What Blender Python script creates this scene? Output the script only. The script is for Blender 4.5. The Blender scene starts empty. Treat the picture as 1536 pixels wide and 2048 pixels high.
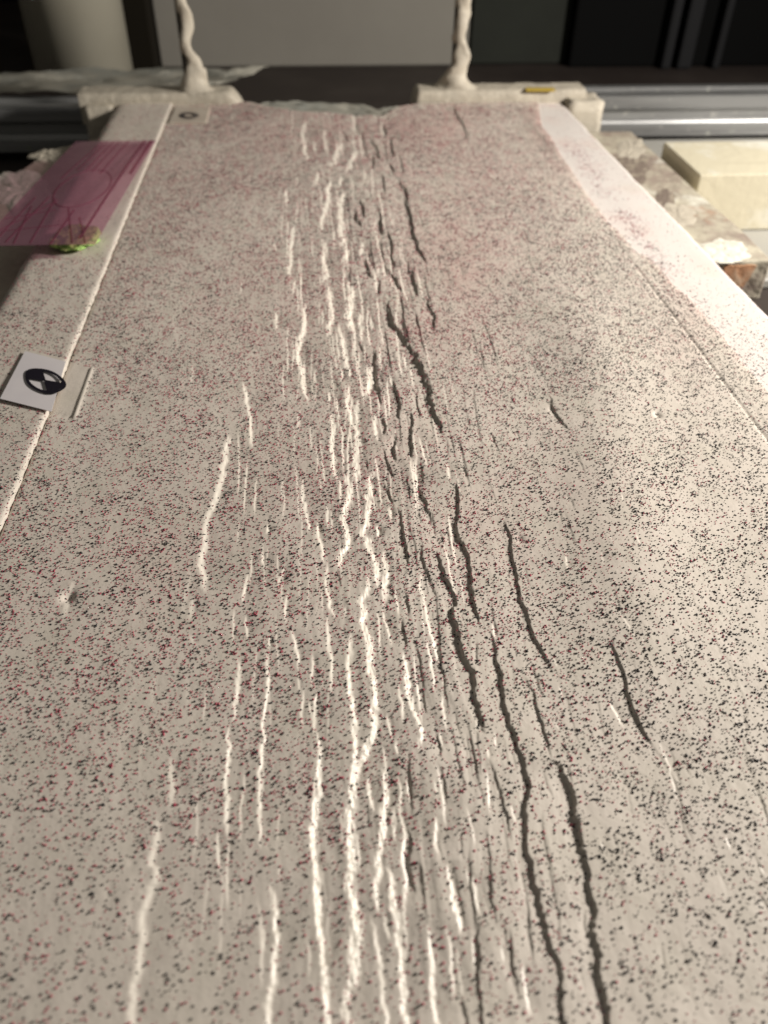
import bpy, bmesh, math
import numpy as np
from mathutils import Vector, Matrix

sc = bpy.context.scene
col = sc.collection
rng = np.random.default_rng(7)

# ------------------------------------------------------------------ camera
IW, IH, F = 1536.0, 2048.0, 1640.0        # photograph size and focal length in its pixels
PITCH, YAW, ROLL, CAMH = math.radians(41.3), math.radians(5.4), 0.0165, 0.164
fwd = np.array([math.sin(YAW)*math.cos(PITCH), math.cos(YAW)*math.cos(PITCH), -math.sin(PITCH)])
rt0 = np.array([math.cos(YAW), -math.sin(YAW), 0.0])
up0 = np.cross(rt0, fwd)
rt = rt0*math.cos(ROLL) + up0*math.sin(ROLL)
up = up0*math.cos(ROLL) - rt0*math.sin(ROLL)
CAM = np.array([0.0, 0.0, CAMH])
cd = bpy.data.cameras.new('camera'); cam = bpy.data.objects.new('camera', cd); col.objects.link(cam)
cam.matrix_world = Matrix(((rt[0], up[0], -fwd[0], CAM[0]), (rt[1], up[1], -fwd[1], CAM[1]),
                           (rt[2], up[2], -fwd[2], CAM[2]), (0, 0, 0, 1)))
cd.sensor_fit = 'VERTICAL'; cd.sensor_height = 36; cd.sensor_width = 27
cd.lens = F/IH*36; cd.clip_start = 0.005; cd.clip_end = 50
cd.dof.use_dof = True; cd.dof.focus_distance = 0.240; cd.dof.aperture_fstop = 13.5
sc.camera = cam

# ------------------------------------------------------------------ light
w = bpy.data.worlds.new('World'); sc.world = w; w.use_nodes = True
w.node_tree.nodes['Background'].inputs['Color'].default_value = (1.0, 0.95, 0.85, 1)
w.node_tree.nodes['Background'].inputs['Strength'].default_value = 0.12
def lamp(name, kind, loc, target, energy, color, size):
    l = bpy.data.lights.new(name, kind); o = bpy.data.objects.new(name, l); col.objects.link(o)
    o.location = loc
    o.rotation_euler = (Vector(target)-Vector(loc)).to_track_quat('-Z', 'Y').to_euler()
    l.energy = energy; l.color = color
    if kind == 'AREA': l.shape = 'DISK'; l.size = size
    else: l.shadow_soft_size = size
    return l
lamp('desk_lamp', 'AREA', (0.64, 0.29, 0.285), (0.0, 0.25, 0.0), 10.3, (1.0, 0.945, 0.875), 0.09)
sc.view_settings.view_transform = 'Standard'; sc.view_settings.look = 'None'
sc.view_settings.exposure = 0.0; sc.view_settings.gamma = 1.0

# ------------------------------------------------------------------ helpers
def U(px, py, z=0.0):
    """photograph pixel -> point on the level plane at height z (arrays or numbers)"""
    px = np.asarray(px, float); py = np.asarray(py, float)
    a = (px-IW/2)/F; b = (IH/2-py)/F
    d = fwd + a[..., None]*rt + b[..., None]*up
    t = (z-CAM[2])/d[..., 2]
    return CAM + d*t[..., None]
def UY(px, py, y):
    """photograph pixel -> point on the upright plane at depth y"""
    a = (px-IW/2)/F; b = (IH/2-py)/F
    d = fwd + a*rt + b*up
    return CAM + d*((y-CAM[1])/d[1])
def P(x, y, z):
    """point -> photograph pixel"""
    v = np.stack([x-CAM[0], y-CAM[1], z-CAM[2]], -1)
    dz = v@fwd
    return IW/2 + F*(v@rt)/dz, IH/2 - F*(v@up)/dz, dz
def lin(c):
    return tuple((x/255/12.92 if x/255 <= .04045 else ((x/255+.055)/1.055)**2.4) for x in c)

class Noise:
    def __init__(s, seed):
        s.t = np.random.default_rng(seed).random((256, 256))
    def __call__(s, x, y=0.0):
        x = np.asarray(x, float); y = np.asarray(y, float)+np.zeros_like(x)
        xi = np.floor(x).astype(int); yi = np.floor(y).astype(int)
        fx = x-xi; fy = y-yi
        fx = fx*fx*(3-2*fx); fy = fy*fy*(3-2*fy)
        g = lambda a, b: s.t[a % 256, b % 256]
        return ((g(xi, yi)*(1-fx)+g(xi+1, yi)*fx)*(1-fy) + (g(xi, yi+1)*(1-fx)+g(xi+1, yi+1)*fx)*fy)*2-1
NA, NB, NC, ND = Noise(1), Noise(2), Noise(3), Noise(4)
def fbm(n, x, y, o=4):
    v = 0; a = 1; s = 0
    for i in range(o):
        v = v + a*n(x*2**i+17.3*i, y*2**i+5.1*i); s += a; a *= .5
    return v/s

def mesh_obj(name, V, Fc, mat=None, parent=None, smooth=False, matidx=None):
    me = bpy.data.meshes.new(name)
    V = np.asarray(V, np.float32)
    if isinstance(Fc, np.ndarray):
        k = Fc.shape[1]
        me.vertices.add(len(V)); me.vertices.foreach_set('co', V.ravel())
        me.loops.add(Fc.size); me.loops.foreach_set('vertex_index', Fc.ravel().astype(np.int32))
        me.polygons.add(len(Fc)); me.polygons.foreach_set('loop_start', np.arange(0, Fc.size, k, dtype=np.int32))
        me.update(calc_edges=True)
    else:
        me.from_pydata([tuple(map(float, v)) for v in V], [], Fc)
    me.polygons.foreach_set('use_smooth', np.full(len(me.polygons), smooth))
    for m in (mat if isinstance(mat, (list, tuple)) else [mat]):
        if m: me.materials.append(m)
    if matidx is not None: me.polygons.foreach_set('material_index', np.asarray(matidx, np.int32))
    o = bpy.data.objects.new(name, me); col.objects.link(o)
    if parent: o.parent = parent
    return o
def bm_obj(name, bm, mat, parent=None, smooth=False):
    bmesh.ops.recalc_face_normals(bm, faces=bm.faces)
    me = bpy.data.meshes.new(name); bm.to_mesh(me); bm.free()
    for m in (mat if isinstance(mat, (list, tuple)) else [mat]): me.materials.append(m)
    for p in me.polygons: p.use_smooth = smooth
    o = bpy.data.objects.new(name, me); col.objects.link(o)
    if parent: o.parent = parent
    return o
def tag(o, label=None, cat=None, group=None, kind=None):
    if label: o['label'] = label
    if cat: o['category'] = cat
    if group: o['group'] = group
    if kind: o['kind'] = kind
    return o
def empty(name, loc):
    o = bpy.data.objects.new(name, None); col.objects.link(o); o.location = loc; o.empty_display_size = .01
    return o
def keep(o, parent):
    """parent without moving (parents are unrotated empties)"""
    o.parent = parent
    o.matrix_parent_inverse = Matrix.Translation(-Vector(parent.location))
    return o

def grid_faces(nr, nc):
    i = np.arange(nr*nc).reshape(nr, nc)
    return np.stack([i[:-1, :-1], i[:-1, 1:], i[1:, 1:], i[1:, :-1]], -1).reshape(-1, 4)
def slab_from_grid(name, X, Y, Z, zb, mat, smooth=True):
    """upper surface on a grid, with side walls and an underside at zb"""
    nr, nc = X.shape
    V = np.stack([X, Y, Z], -1).reshape(-1, 3)
    Fq = grid_faces(nr, nc)
    idx = np.arange(nr*nc).reshape(nr, nc)
    loop = np.concatenate([idx[0, :], idx[1:, -1], idx[-1, -2::-1], idx[-2:0:-1, 0]])
    n0 = len(V); B = V[loop].copy(); B[:, 2] = zb
    # a doubled rim so the edge shades crisply
    R = V[loop].copy()
    V = np.vstack([V, R, B]); m = len(loop)
    a = n0+np.arange(m); b = n0+(np.arange(m)+1) % m
    side = np.stack([b, a, a+m, b+m], -1)
    Fq = np.vstack([Fq, side])
    o = mesh_obj(name, V, Fq, mat, smooth=smooth)
    bm = bmesh.new(); bm.from_mesh(o.data); bm.verts.ensure_lookup_table()
    try: bm.faces.new([bm.verts[n0+m+i] for i in range(m)][::-1])
    except Exception: pass
    bm.to_mesh(o.data); bm.free()
    return o

def prism(bm, pts, z0, z1):
    """closed outline (list of (x,y)) from z0 to z1"""
    lo = [bm.verts.new((p[0], p[1], z0)) for p in pts]; hi = [bm.verts.new((p[0], p[1], z1)) for p in pts]
    n = len(pts)
    bm.faces.new(lo[::-1]); bm.faces.new(hi)
    for i in range(n): bm.faces.new((lo[i], lo[(i+1) % n], hi[(i+1) % n], hi[i]))
def box(bm, x0, x1, y0, y1, z0, z1):
    prism(bm, [(x0, y0), (x1, y0), (x1, y1), (x0, y1)], z0, z1)
def bevel(bm, w, seg=2):
    bmesh.ops.bevel(bm, geom=list(bm.edges), offset=w, segments=seg, affect='EDGES', profile=.6)

# ------------------------------------------------------------------ materials
def mat(name, base, rough=.6, spec=.4, metal=0, noise=None, bump=None, attr=None, coat=0):
    """noise: list of (scale, colour, low, high) layers; bump: list of (scale, distance)"""
    m = bpy.data.materials.new(name); m.use_nodes = True
    nt = m.node_tree; b = nt.nodes['Principled BSDF']
    b.inputs['Roughness'].default_value = rough; b.inputs['Metallic'].default_value = metal
    b.inputs['Specular IOR Level'].default_value = spec; b.inputs['Coat Weight'].default_value = coat
    tc = nt.nodes.new('ShaderNodeTexCoord')
    if attr:
        a = nt.nodes.new('ShaderNodeAttribute'); a.attribute_name = attr; cur = a.outputs['Color']
    else:
        r = nt.nodes.new('ShaderNodeRGB'); r.outputs[0].default_value = (*base, 1); cur = r.outputs[0]
    for i, (scl, c, lo, hi, *st) in enumerate(noise or []):
        n = nt.nodes.new('ShaderNodeTexNoise'); n.inputs['Scale'].default_value = scl
        n.inputs['Detail'].default_value = 6; n.inputs['Roughness'].default_value = .6
        if st:
            mp = nt.nodes.new('ShaderNodeMapping'); mp.inputs['Scale'].default_value = st[0]
            mp.inputs['Location'].default_value = (i*3.1, i*1.7, i)
            nt.links.new(tc.outputs['Object'], mp.inputs['Vector']); nt.links.new(mp.outputs[0], n.inputs['Vector'])
        else: nt.links.new(tc.outputs['Object'], n.inputs['Vector'])
        mr = nt.nodes.new('ShaderNodeMapRange'); mr.inputs[1].default_value = lo; mr.inputs[2].default_value = hi
        nt.links.new(n.outputs[0], mr.inputs[0])
        mx = nt.nodes.new('ShaderNodeMix'); mx.data_type = 'RGBA'
        nt.links.new(mr.outputs[0], mx.inputs[0]); nt.links.new(cur, mx.inputs[6])
        mx.inputs[7].default_value = (*c, 1); cur = mx.outputs[2]
    nt.links.new(cur, b.inputs['Base Color'])
    prev = None
    for scl, dist in bump or []:
        n = nt.nodes.new('ShaderNodeTexNoise'); n.inputs['Scale'].default_value = scl; n.inputs['Detail'].default_value = 5
        nt.links.new(tc.outputs['Object'], n.inputs['Vector'])
        bp = nt.nodes.new('ShaderNodeBump'); bp.inputs['Distance'].default_value = dist; bp.inputs['Strength'].default_value = 1
        nt.links.new(n.outputs[0], bp.inputs['Height'])
        if prev: nt.links.new(prev.outputs[0], bp.inputs['Normal'])
        prev = bp
    if prev: nt.links.new(prev.outputs[0], b.inputs['Normal'])
    return m
CLAY = (.585, .532, .465)
M_clay = mat('wet_clay', CLAY, .46, .42, attr='stain', noise=[(60, (.53, .485, .41), .45, .8)], bump=[(900, .00006), (160, .00022)])
M_claydry = mat('smeared_clay', (.44, .395, .32), .62, .3, noise=[(45, (.33, .295, .24), .45, .7), (160, (.50, .46, .38), .55, .75)], bump=[(220, .0008), (900, .0002)])
M_white = mat('white_plastic', (.66, .61, .57), .5, .4, noise=[(35, (.66, .55, .50), .5, .8), (14, (.62, .58, .51), .58, .75)], bump=[(500, .00006)])
M_black = mat('black_grain', (.018, .016, .02), .6, .3)
M_red = mat('red_grain', (.34, .048, .08), .6, .3)
M_alu = mat('brushed_aluminium', (.38, .38, .375), .38, .5, .75, noise=[(30, (.16, .16, .16), .45, .72, (.15, 3, 3)), (130, (.60, .59, .55), .62, .70)], bump=[(300, .0001)])
M_alu_shade = mat('shaded_aluminium', (.28, .28, .275), .40, .5, .45, noise=[(40, (.15, .15, .15), .5, .75, (.2, 3, 3)), (60, (.28, .36, .12), .70, .76)], bump=[(300, .0001)])  # darker copy of the rail aluminium, the slab's shade put into its colour
M_wood = mat('pale_wood', (.52, .475, .355), .6, .3, noise=[(30, (.42, .38, .28), .56, .72, (.2, 2.6, 2.6)), (22, (.60, .58, .50), .56, .66)], bump=[(160, .0004)])
M_board = mat('clay_smeared_plywood', (.42, .385, .30), .65, .3, noise=[(34, (.25, .20, .165), .40, .56), (26, (.58, .56, .48), .56, .64), (17, (.40, .22, .13), .60, .70)], bump=[(140, .0012)])
M_tabledark = mat('dark_table', (.028, .021, .018), .6, .3, noise=[(12, (.05, .04, .034), .45, .8)])
M_steel = mat('grey_plate', (.30, .29, .26), .5, .4, noise=[(20, (.22, .21, .19), .45, .75)])
M_panel = mat('grey_board', (.245, .23, .20), .8, .2, noise=[(5, (.21, .195, .17), .4, .75)], bump=[(80, .0002)])
M_dkpanel = mat('dark_green_board', (.026, .028, .023), .8, .1, noise=[(5, (.016, .016, .014), .4, .75)])
M_blk = mat('black_panel', (.004, .004, .004), .8, .05)
M_rib = mat('black_rib', (.014, .014, .015), .6, .1)
M_slat = mat('dark_brown_post', (.010, .008, .005), .8, .1)
M_pipe = mat('cream_pipe', (.46, .43, .345), .5, .4, noise=[(14, (.40, .37, .29), .45, .8)])
M_rod = mat('threaded_steel', (.10, .09, .075), .45, .5, .7)
M_tag = mat('frosted_tag', (.60, .565, .575), .3, .5, noise=[(40, (.68, .64, .63), .4, .8)], coat=.25)
M_ink = mat('marker_ink', (.012, .010, .016), .35, .5)
M_green = mat('lime_foam', (.30, .50, .13), .85, .2, noise=[(420, (.50, .62, .26), .48, .62), (500, (.12, .24, .05), .52, .62)], bump=[(400, .001)])
M_yellow = mat('yellow_tape', (.42, .30, .05), .5, .4)
M_sheet = mat('clouded_plastic', (.30, .285, .24), .35, .4, noise=[(30, (.19, .20, .185), .45, .7), (60, (.55, .52, .44), .6, .75)])
def film_mat(name, tint, cover, body):
    m = bpy.data.materials.new(name); m.use_nodes = True; nt = m.node_tree; nt.nodes.clear()
    out = nt.nodes.new('ShaderNodeOutputMaterial'); tr = nt.nodes.new('ShaderNodeBsdfTransparent'); tr.inputs[0].default_value = (*tint, 1)
    pb = nt.nodes.new('ShaderNodeBsdfPrincipled'); pb.inputs['Base Color'].default_value = (*body, 1); pb.inputs['Roughness'].default_value = .22
    mx = nt.nodes.new('ShaderNodeMixShader'); n = nt.nodes.new('ShaderNodeTexNoise'); n.inputs['Scale'].default_value = 45
    mr = nt.nodes.new('ShaderNodeMapRange'); mr.inputs[3].default_value = cover*.7; mr.inputs[4].default_value = cover*1.3
    tc = nt.nodes.new('ShaderNodeTexCoord'); nt.links.new(tc.outputs['Object'], n.inputs['Vector'])
    nt.links.new(n.outputs[0], mr.inputs[0]); nt.links.new(mr.outputs[0], mx.inputs[0])
    nt.links.new(tr.outputs[0], mx.inputs[1]); nt.links.new(pb.outputs[0], mx.inputs[2]); nt.links.new(mx.outputs[0], out.inputs[0])
    return m
M_film = film_mat('purple_film', (.74, .49, .60), .33, (.42, .22, .285))
M_filmline = film_mat('purple_crease', (.74, .43, .54), .30, (.36, .13, .20))

# ------------------------------------------------------------------ the faults of the clay (traced on the photograph, laid on the level clay)
CROP = {'A': (480, 180, 520/1536), 'B': (480, 560, 520/1536), 'L': (0, 1000, 1/3), 'N': (512, 1000, 1/3),
        'R': (1024, 700, 1/3), 'S': (1024, 1200, 1/3), 'X': (0, 1536, 1/3), 'Y': (512, 1536, 1/3), 'Z': (1024, 1536, 1/3)}
# '+' steps down to the right (lit), '-' steps down to the left (shaded); then the width in pixels of the photograph
FAULTS = '''
+9 A 385,180 372,270 380,340 400,420
+6 A 440,290 445,360
+7 A 495,220 500,290 522,360
+12 A 590,300 565,390 545,450
+10 A 690,340 655,410 635,480
+8 A 460,490 450,570
+9 A 600,510 590,560
+9 A 545,530 520,580 525,650 505,700 490,770 470,830
+11 A 625,590 590,650 600,740 595,800 605,880 598,915
+10 A 510,890 492,990 515,1080 485,1130
+6 A 270,590 275,690
+8 A 318,800 300,920 300,1010 285,1050 290,1100
+6 A 335,520 340,560
+9 A 735,870 715,950
+11 A 640,920 610,1000
+6 A 205,900 210,940
+15 A 655,1110 B 650,0 665,60 650,130 645,200 655,280
+10 A 520,1150 B 545,150 550,190 530,250 525,320
+6 A 325,1120 310,1200
+10 B 385,130 375,280 345,380 345,460 370,540 375,640 405,710
+8 B 212,190 218,290
+9 B 710,150 715,260 720,340
+7 B 770,180 785,260
+9 B 580,240 600,330 620,410 640,490 648,560
+6 B 605,500 600,580
+16 B 780,470 768,530 770,570 755,620 735,660
+11 B 695,680 690,780 695,850 690,950 685,1060 690,1180
+8 B 645,600 640,660 635,720 650,800 670,870
+7 B 530,650 530,710
+11 B 550,780 550,860 545,940 545,1000 555,1080 570,1180
+7 B 20,600 60,800 70,980
+8 B 795,760 795,840 815,930
+13 B 630,1130 650,1230 640,1310 N 540,40 520,110 555,190 545,270 505,340 490,420
+14 B 785,1100 770,1190 765,1270 N 690,0 665,100 650,190 670,250 705,320 725,420 725,520
+8 B 375,1160 365,1240 385,1350 405,1440 410,1480
+6 B 460,1430 460,1500
+6 B 815,1430 820,1500
+6 B 1225,1070 1240,1170
+5 B 165,1460 165,1500
+6 B 880,1320 890,1400
+5 B 890,540 900,600
+8 N 725,140 735,200
+6 N 805,20 810,80
+10 N 770,280 785,370 790,420 775,490 790,540 780,600
+8 N 370,150 375,210 395,290 415,380
+6 N 320,130 315,190
+8 N 425,400 415,490 430,560 445,640 465,710
+7 N 430,700 430,800 440,900 455,980 455,1060 450,1160
+5 N 75,150 75,200
+5 N 40,320 40,390
+5 N 170,400 140,490 135,530
+6 N 190,560 180,650 180,740
+7 N 210,780 235,860 255,950 255,1020
+7 N 55,900 75,1000 70,1120 60,1220 45,1300 45,1420 X 1560,40 Y 20,430 30,490
+5 N 80,820 80,900
+19 N 665,440 670,520 635,600 640,680 640,740 665,790 680,880 690,960 700,1070 710,1180 710,1290 705,1400 Y 605,0 580,120 565,250 565,400 570,560 575,760 590,900 595,1050 605,1160 570,1300 550,1420 560,1536 555,1700
+5 N 540,640 540,700
+12 N 560,800 565,870 560,960 555,1060 570,1160 590,1290 600,1420 Y 590,0 575,100
+6 N 755,640 770,700 800,780 815,860
+13 N 885,890 895,960 905,1040 920,1110 945,1220 980,1320 995,1400 985,1490
+8 N 990,420 985,500 1015,590 1025,680 1050,780 1075,870 1095,950
+8 N 1025,820 1045,920 1065,1020 1070,1120
+6 N 340,930 345,1010 330,1060 335,1120
+5 N 285,1140 275,1260 275,1370
+9 N 365,1150 355,1220 345,1290 345,1400
+5 N 320,1210 335,1290
+13 N 370,1390 375,1500 Y 385,120 365,250 355,330 340,400 345,520 365,650 385,800 380,950 390,1080 400,1200 415,1330 430,1536 440,1700
+6 N 855,1090 870,1170 885,1220 880,1330
+7 N 780,1270 800,1350 815,1420
+8 N 840,1430 855,1510
+6 N 1120,1150 1125,1260 1145,1360
+5 N 1120,1010 1130,1090
+6 N 1110,1370 1120,1460
+5 N 1330,1300 1325,1380
+6 N 1420,730 1440,810
+6 N 1390,1470 1400,1536
+5 N 1435,1380 1440,1480
+11 L 1375,-390 1350,-260 1325,-130 1290,0 1240,90 1235,190 1240,270 1215,330 1210,400 1230,490 1230,560
+6 L 1160,580 1155,640 1140,730
+5 L 1155,810 1155,870
+6 L 1490,440 1460,560 1455,620
+5 L 1475,700 1475,760 1490,840
+9 L 1430,960 1440,1030 1425,1160 1415,1260 1400,1340
+9 L 1370,1360 1365,1430 1385,1500 X 1365,0 1355,100 1365,200 1360,300 1360,380 1380,430
+6 L 440,480 415,580 400,640 390,710
+4 L 735,1080 730,1120
+4 L 655,1280 645,1350
+8 X 1035,-60 1035,70 1045,140 1020,240
+12 X 955,300 945,400 915,500 910,580 940,600 920,680 895,770 855,850 850,950 855,1050 835,1170 800,1270 795,1400 785,1536 770,1700
+6 X 850,730 845,800
+6 X 1300,370 1310,500 1320,640
+4 X 790,540 770,610
+4 X 650,700 635,800
+8 Y 325,340 330,430
+10 Y 680,30 685,130 700,250
+15 Y 755,-20 785,120 770,250 755,400 740,500 740,600 715,680 735,780 750,850
+16 Y 780,560 815,680 830,780 835,880 850,950 865,1100 880,1230 895,1360 905,1536 915,1700
+9 Y 770,850 780,950 800,1010
+8 Y 850,20 870,120 860,200 880,300 900,400 880,520 900,640 910,800
+7 Y 910,50 925,180
+9 Y 690,870 715,980 740,1100 750,1250 760,1380 795,1480 800,1536 810,1700
+10 Y 1030,900 1040,1020 1060,1150 1060,1280 1065,1400 1090,1536 1110,1700
+9 Y 1080,270 1080,400 1085,500
+10 Y 1160,540 1175,650 1190,760 1215,870 1235,980
+7 Y 1150,930 1170,1050 1180,1150 1185,1260 1190,1400
+8 Y 1310,620 1325,740 1345,860
+6 Y 1305,980 1315,1100 1320,1180
+5 Y 1390,0 1400,130 1410,260
+5 Y 1265,580 1285,680
+13 Y 90,680 105,800 115,920 120,1030 100,1150 105,1280 75,1400 70,1536 60,1700
+5 Y 140,590 140,650
+5 Y 45,930 50,1100
+6 Y 1075,60 1090,150
+5 Y 830,200 840,300 835,420
+5 Y 1215,1050 1225,1200 1245,1400
+6 Y 1475,1050 1490,1150
+8 Z 75,1160 80,1280 100,1400 125,1480
+6 Z 0,200 20,300
+4 Z 540,430 560,480
+4 Z 1400,400 1430,440
+4 Z 1290,400 1320,480
+4 Z 1480,560 1520,630
+6 S 590,590 640,680 675,740
+3 S 880,830 950,980 985,1140 1030,1250 1060,1350
+3 S 535,90 550,130
+3 S 650,90 700,160 740,220
+3 S 785,230 790,260
+4 S 250,330 275,390
+4 S 290,510 310,570
+4 S 265,720 290,760
+3 R 655,890 660,930
+4 R 320,1230 335,1320
+3 R 530,1230 545,1300
+3 R 740,1280 750,1310
+3 R 580,1130 595,1160
+3 R 755,770 770,800
+3 R 330,890 345,920
+3 R 740,1130 765,1190
-7 A 1260,90 1310,180 1345,290
-7 A 865,150 890,180
-7 A 850,200 870,265
-7 A 890,280 900,340 915,395
-8 A 690,180 710,260
-7 A 770,280 810,330 830,400
-6 A 785,360 795,460
-7 A 890,430 910,490
-8 A 940,530 990,610 992,680 1010,740 1020,800 1040,880 1065,930 1100,1010
-6 A 735,540 750,590
-8 A 715,640 740,740
-8 A 685,690 690,740 720,790
-5 A 850,500 855,600
-7 A 835,720 840,840
-6 A 880,820 900,900 895,960 915,1030
-8 A 740,970 760,1050 780,1100
-6 A 825,1110 825,1190
-8 A 870,1040 915,1090 955,1170
-8 A 1015,1040 1030,1120 1060,1200
-6 B 1105,90 1120,150 1155,200 1140,290
-7 A 620,240 640,290
-12 B 875,90 880,180 930,260 980,330 1010,390 1040,430 1070,500 1095,560 1115,630 1130,710 1155,790 1180,860 1205,910
-7 B 790,390 800,470 805,560 820,620 830,710
-8 B 905,570 930,650 945,720 940,800
-7 B 840,790 860,830 855,890
-9 B 920,880 910,960 920,1060
-7 B 1010,760 1020,820 1012,900 1015,980 1010,1060
-6 B 850,970 870,1060 910,1150
-6 B 860,1180 880,1240 905,1310
-7 B 1040,1170 1075,1240 1100,1310 1125,1390 N 1060,150
-9 B 1275,1180 1290,1250 1285,1330 N 1205,80 1205,190 1235,240 1275,310 1290,400 1290,490 1305,590 1325,660 1345,740
-8 B 945,1330 950,1400 965,1480 N 890,220 905,300 915,380
-5 B 1490,900 1510,970
-4 B 1320,1080 1345,1160
-4 B 1055,1340 1075,1420
-5 B 705,340 725,400
-3 B 1225,930 1230,1030
-4 B 750,1040 755,1100
-12 N 1085,290 1115,360 1140,450 1180,530 1195,600 1185,650 1195,720 1225,790 1220,860 1260,930 1300,1020 1315,1100 1330,1200 1355,1300 1380,1390
-6 N 995,240 995,330 1035,420 1065,490 1080,560
-4 N 1105,170 1140,270
-6 N 900,540 920,640 920,690
-6 N 880,700 895,780 910,870
-4 N 820,500 825,580
-4 N 500,450 510,520
-4 N 525,760 540,830
-4 N 780,600 790,650
-4 N 1060,640 1075,740
-5 N 1330,830 1325,980
-12 N 1400,760 1430,850 1445,950 1480,1060 1485,1150 1500,1250 S 0,760 30,880 75,980 110,1100 90,1240 Z 95,330 95,480 130,580 150,700 185,820 210,960 230,1060 290,1180 300,1300 310,1536 320,1700
-8 Y 1400,-60 1420,-20 1455,80 1490,190 1520,300 1540,420
-4 N 1205,1250 1225,1380
-7 N 1085,1370 1105,1440 1110,1536
-5 N 1000,1110 1030,1260
-3 N 1260,120 1270,190
-8 N 1490,100 1505,160 1530,210 S 0,-280 60,0 95,90 110,160 130,220 180,280 215,350 240,420
-7 S 80,450 130,540 155,640 185,730 215,830 240,940
-5 S 120,350 155,470 185,570
-16 S 240,940 290,980 320,1060 355,1110 375,1180 385,1280 410,1380 Z 430,460 450,600 470,720 490,830 485,930 510,1050 530,1200 550,1330 570,1480 580,1536 600,1700
-5 S 345,980 365,1090
-9 S 600,230 620,310 660,400 690,490 715,590 750,680 800,780 850,860
-4 S 830,820 900,930 960,1020 1015,1150 1020,1200 Z 1050,300 1080,400 1100,450
-3 S 1020,240 1060,310
-3 S 1060,1000 1085,1050
-4 S 190,1000 220,1100 255,1170
-5 Z 190,230 190,330 210,460 235,600 260,750 290,880 305,1000 295,1100
-6 Z 60,590 90,720 105,850 110,960 130,1050 135,1180
-6 Z 440,840 450,940 475,1030
-5 Z 1490,740 1520,790 1545,850
-3 Z 1250,600 1310,740
-6 Y 1095,-30 1115,0 1135,80 1155,210
-6 Y 1240,340 1235,450 1250,530
-8 Y 910,340 930,420 920,540 925,610 945,700 955,740
-7 Y 1385,350 1400,480 1410,600 1415,720 1435,850 1450,930
-10 Y 1340,900 1335,1050 1340,1180 1335,1300 1360,1420 1365,1536 1375,1700
-8 Y 1240,1330 1260,1450 1280,1536 1290,1700
-5 Y 1100,430 1120,540
-4 Y 670,200 680,350
-5 Y 1500,900 1510,1080
-4 Y 1010,700 1020,850
-6 R 235,280 240,340 265,390 300,440 340,490
-3 R 35,470 50,550
-3 R 85,550 95,590
-3 R 360,900 370,960
-3 R 290,960 300,1030
'''
faults = []
for li, ln in enumerate(FAULTS.strip().split('\n')):
    tk = ln.split(); sg = 1 if tk[0][0] == '+' else -1; wd = float(tk[0][1:]); pts = []; o = None
    for t in tk[1:]:
        if t in CROP: o = CROP[t]
        else:
            a, b = map(float, t.split(',')); pts.append((o[0]+a*o[2], o[1]+b*o[2]))
    pts = np.array(pts); g = U(pts[:, 0], pts[:, 1])
    order = np.argsort(g[:, 1]); gx, gy = g[order, 0], g[order, 1]
    mid = g[len(g)//2]
    wpx = wd*(P(mid[0], mid[1], 0.0)[2])/F
    faults.append((sg, wpx, gx, gy, li))

# the countless minor cracks between the main ones
frng = np.random.default_rng(21)
for q in range(360):
    py = frng.uniform(225, 1960) if q < 200 else frng.uniform(225, 1000)
    spread = (80+.15*(py-200))*(1 if q < 200 else .72)
    px = 715+.085*(py-300)+frng.normal(0, 1)*spread
    L = frng.uniform(28, 110)*(.5+py/1400); n = 5
    ys = np.linspace(py-L/2, py+L/2, n)
    ctr = 735+.06*(py-300)
    lean = (px-582)/(py+415)*.75
    xs_ = px+(ys-py)*lean+np.cumsum(frng.normal(0, L*.022, n))
    right = px > ctr+frng.normal(0, 60)
    if right and frng.random() < .35 and abs(px-ctr) < 150: right = False
    g = U(xs_, ys); order = np.argsort(g[:, 1])
    wd = frng.uniform(1.6, 4.0)*(.55+py/2000)*(1.15 if abs(px-ctr) < spread*.7 else .8)
    faults.append((-1 if right else 1, wd*P(g[2, 0], g[2, 1], 0.0)[2]/F, g[order, 0], g[order, 1], 300+q))

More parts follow.
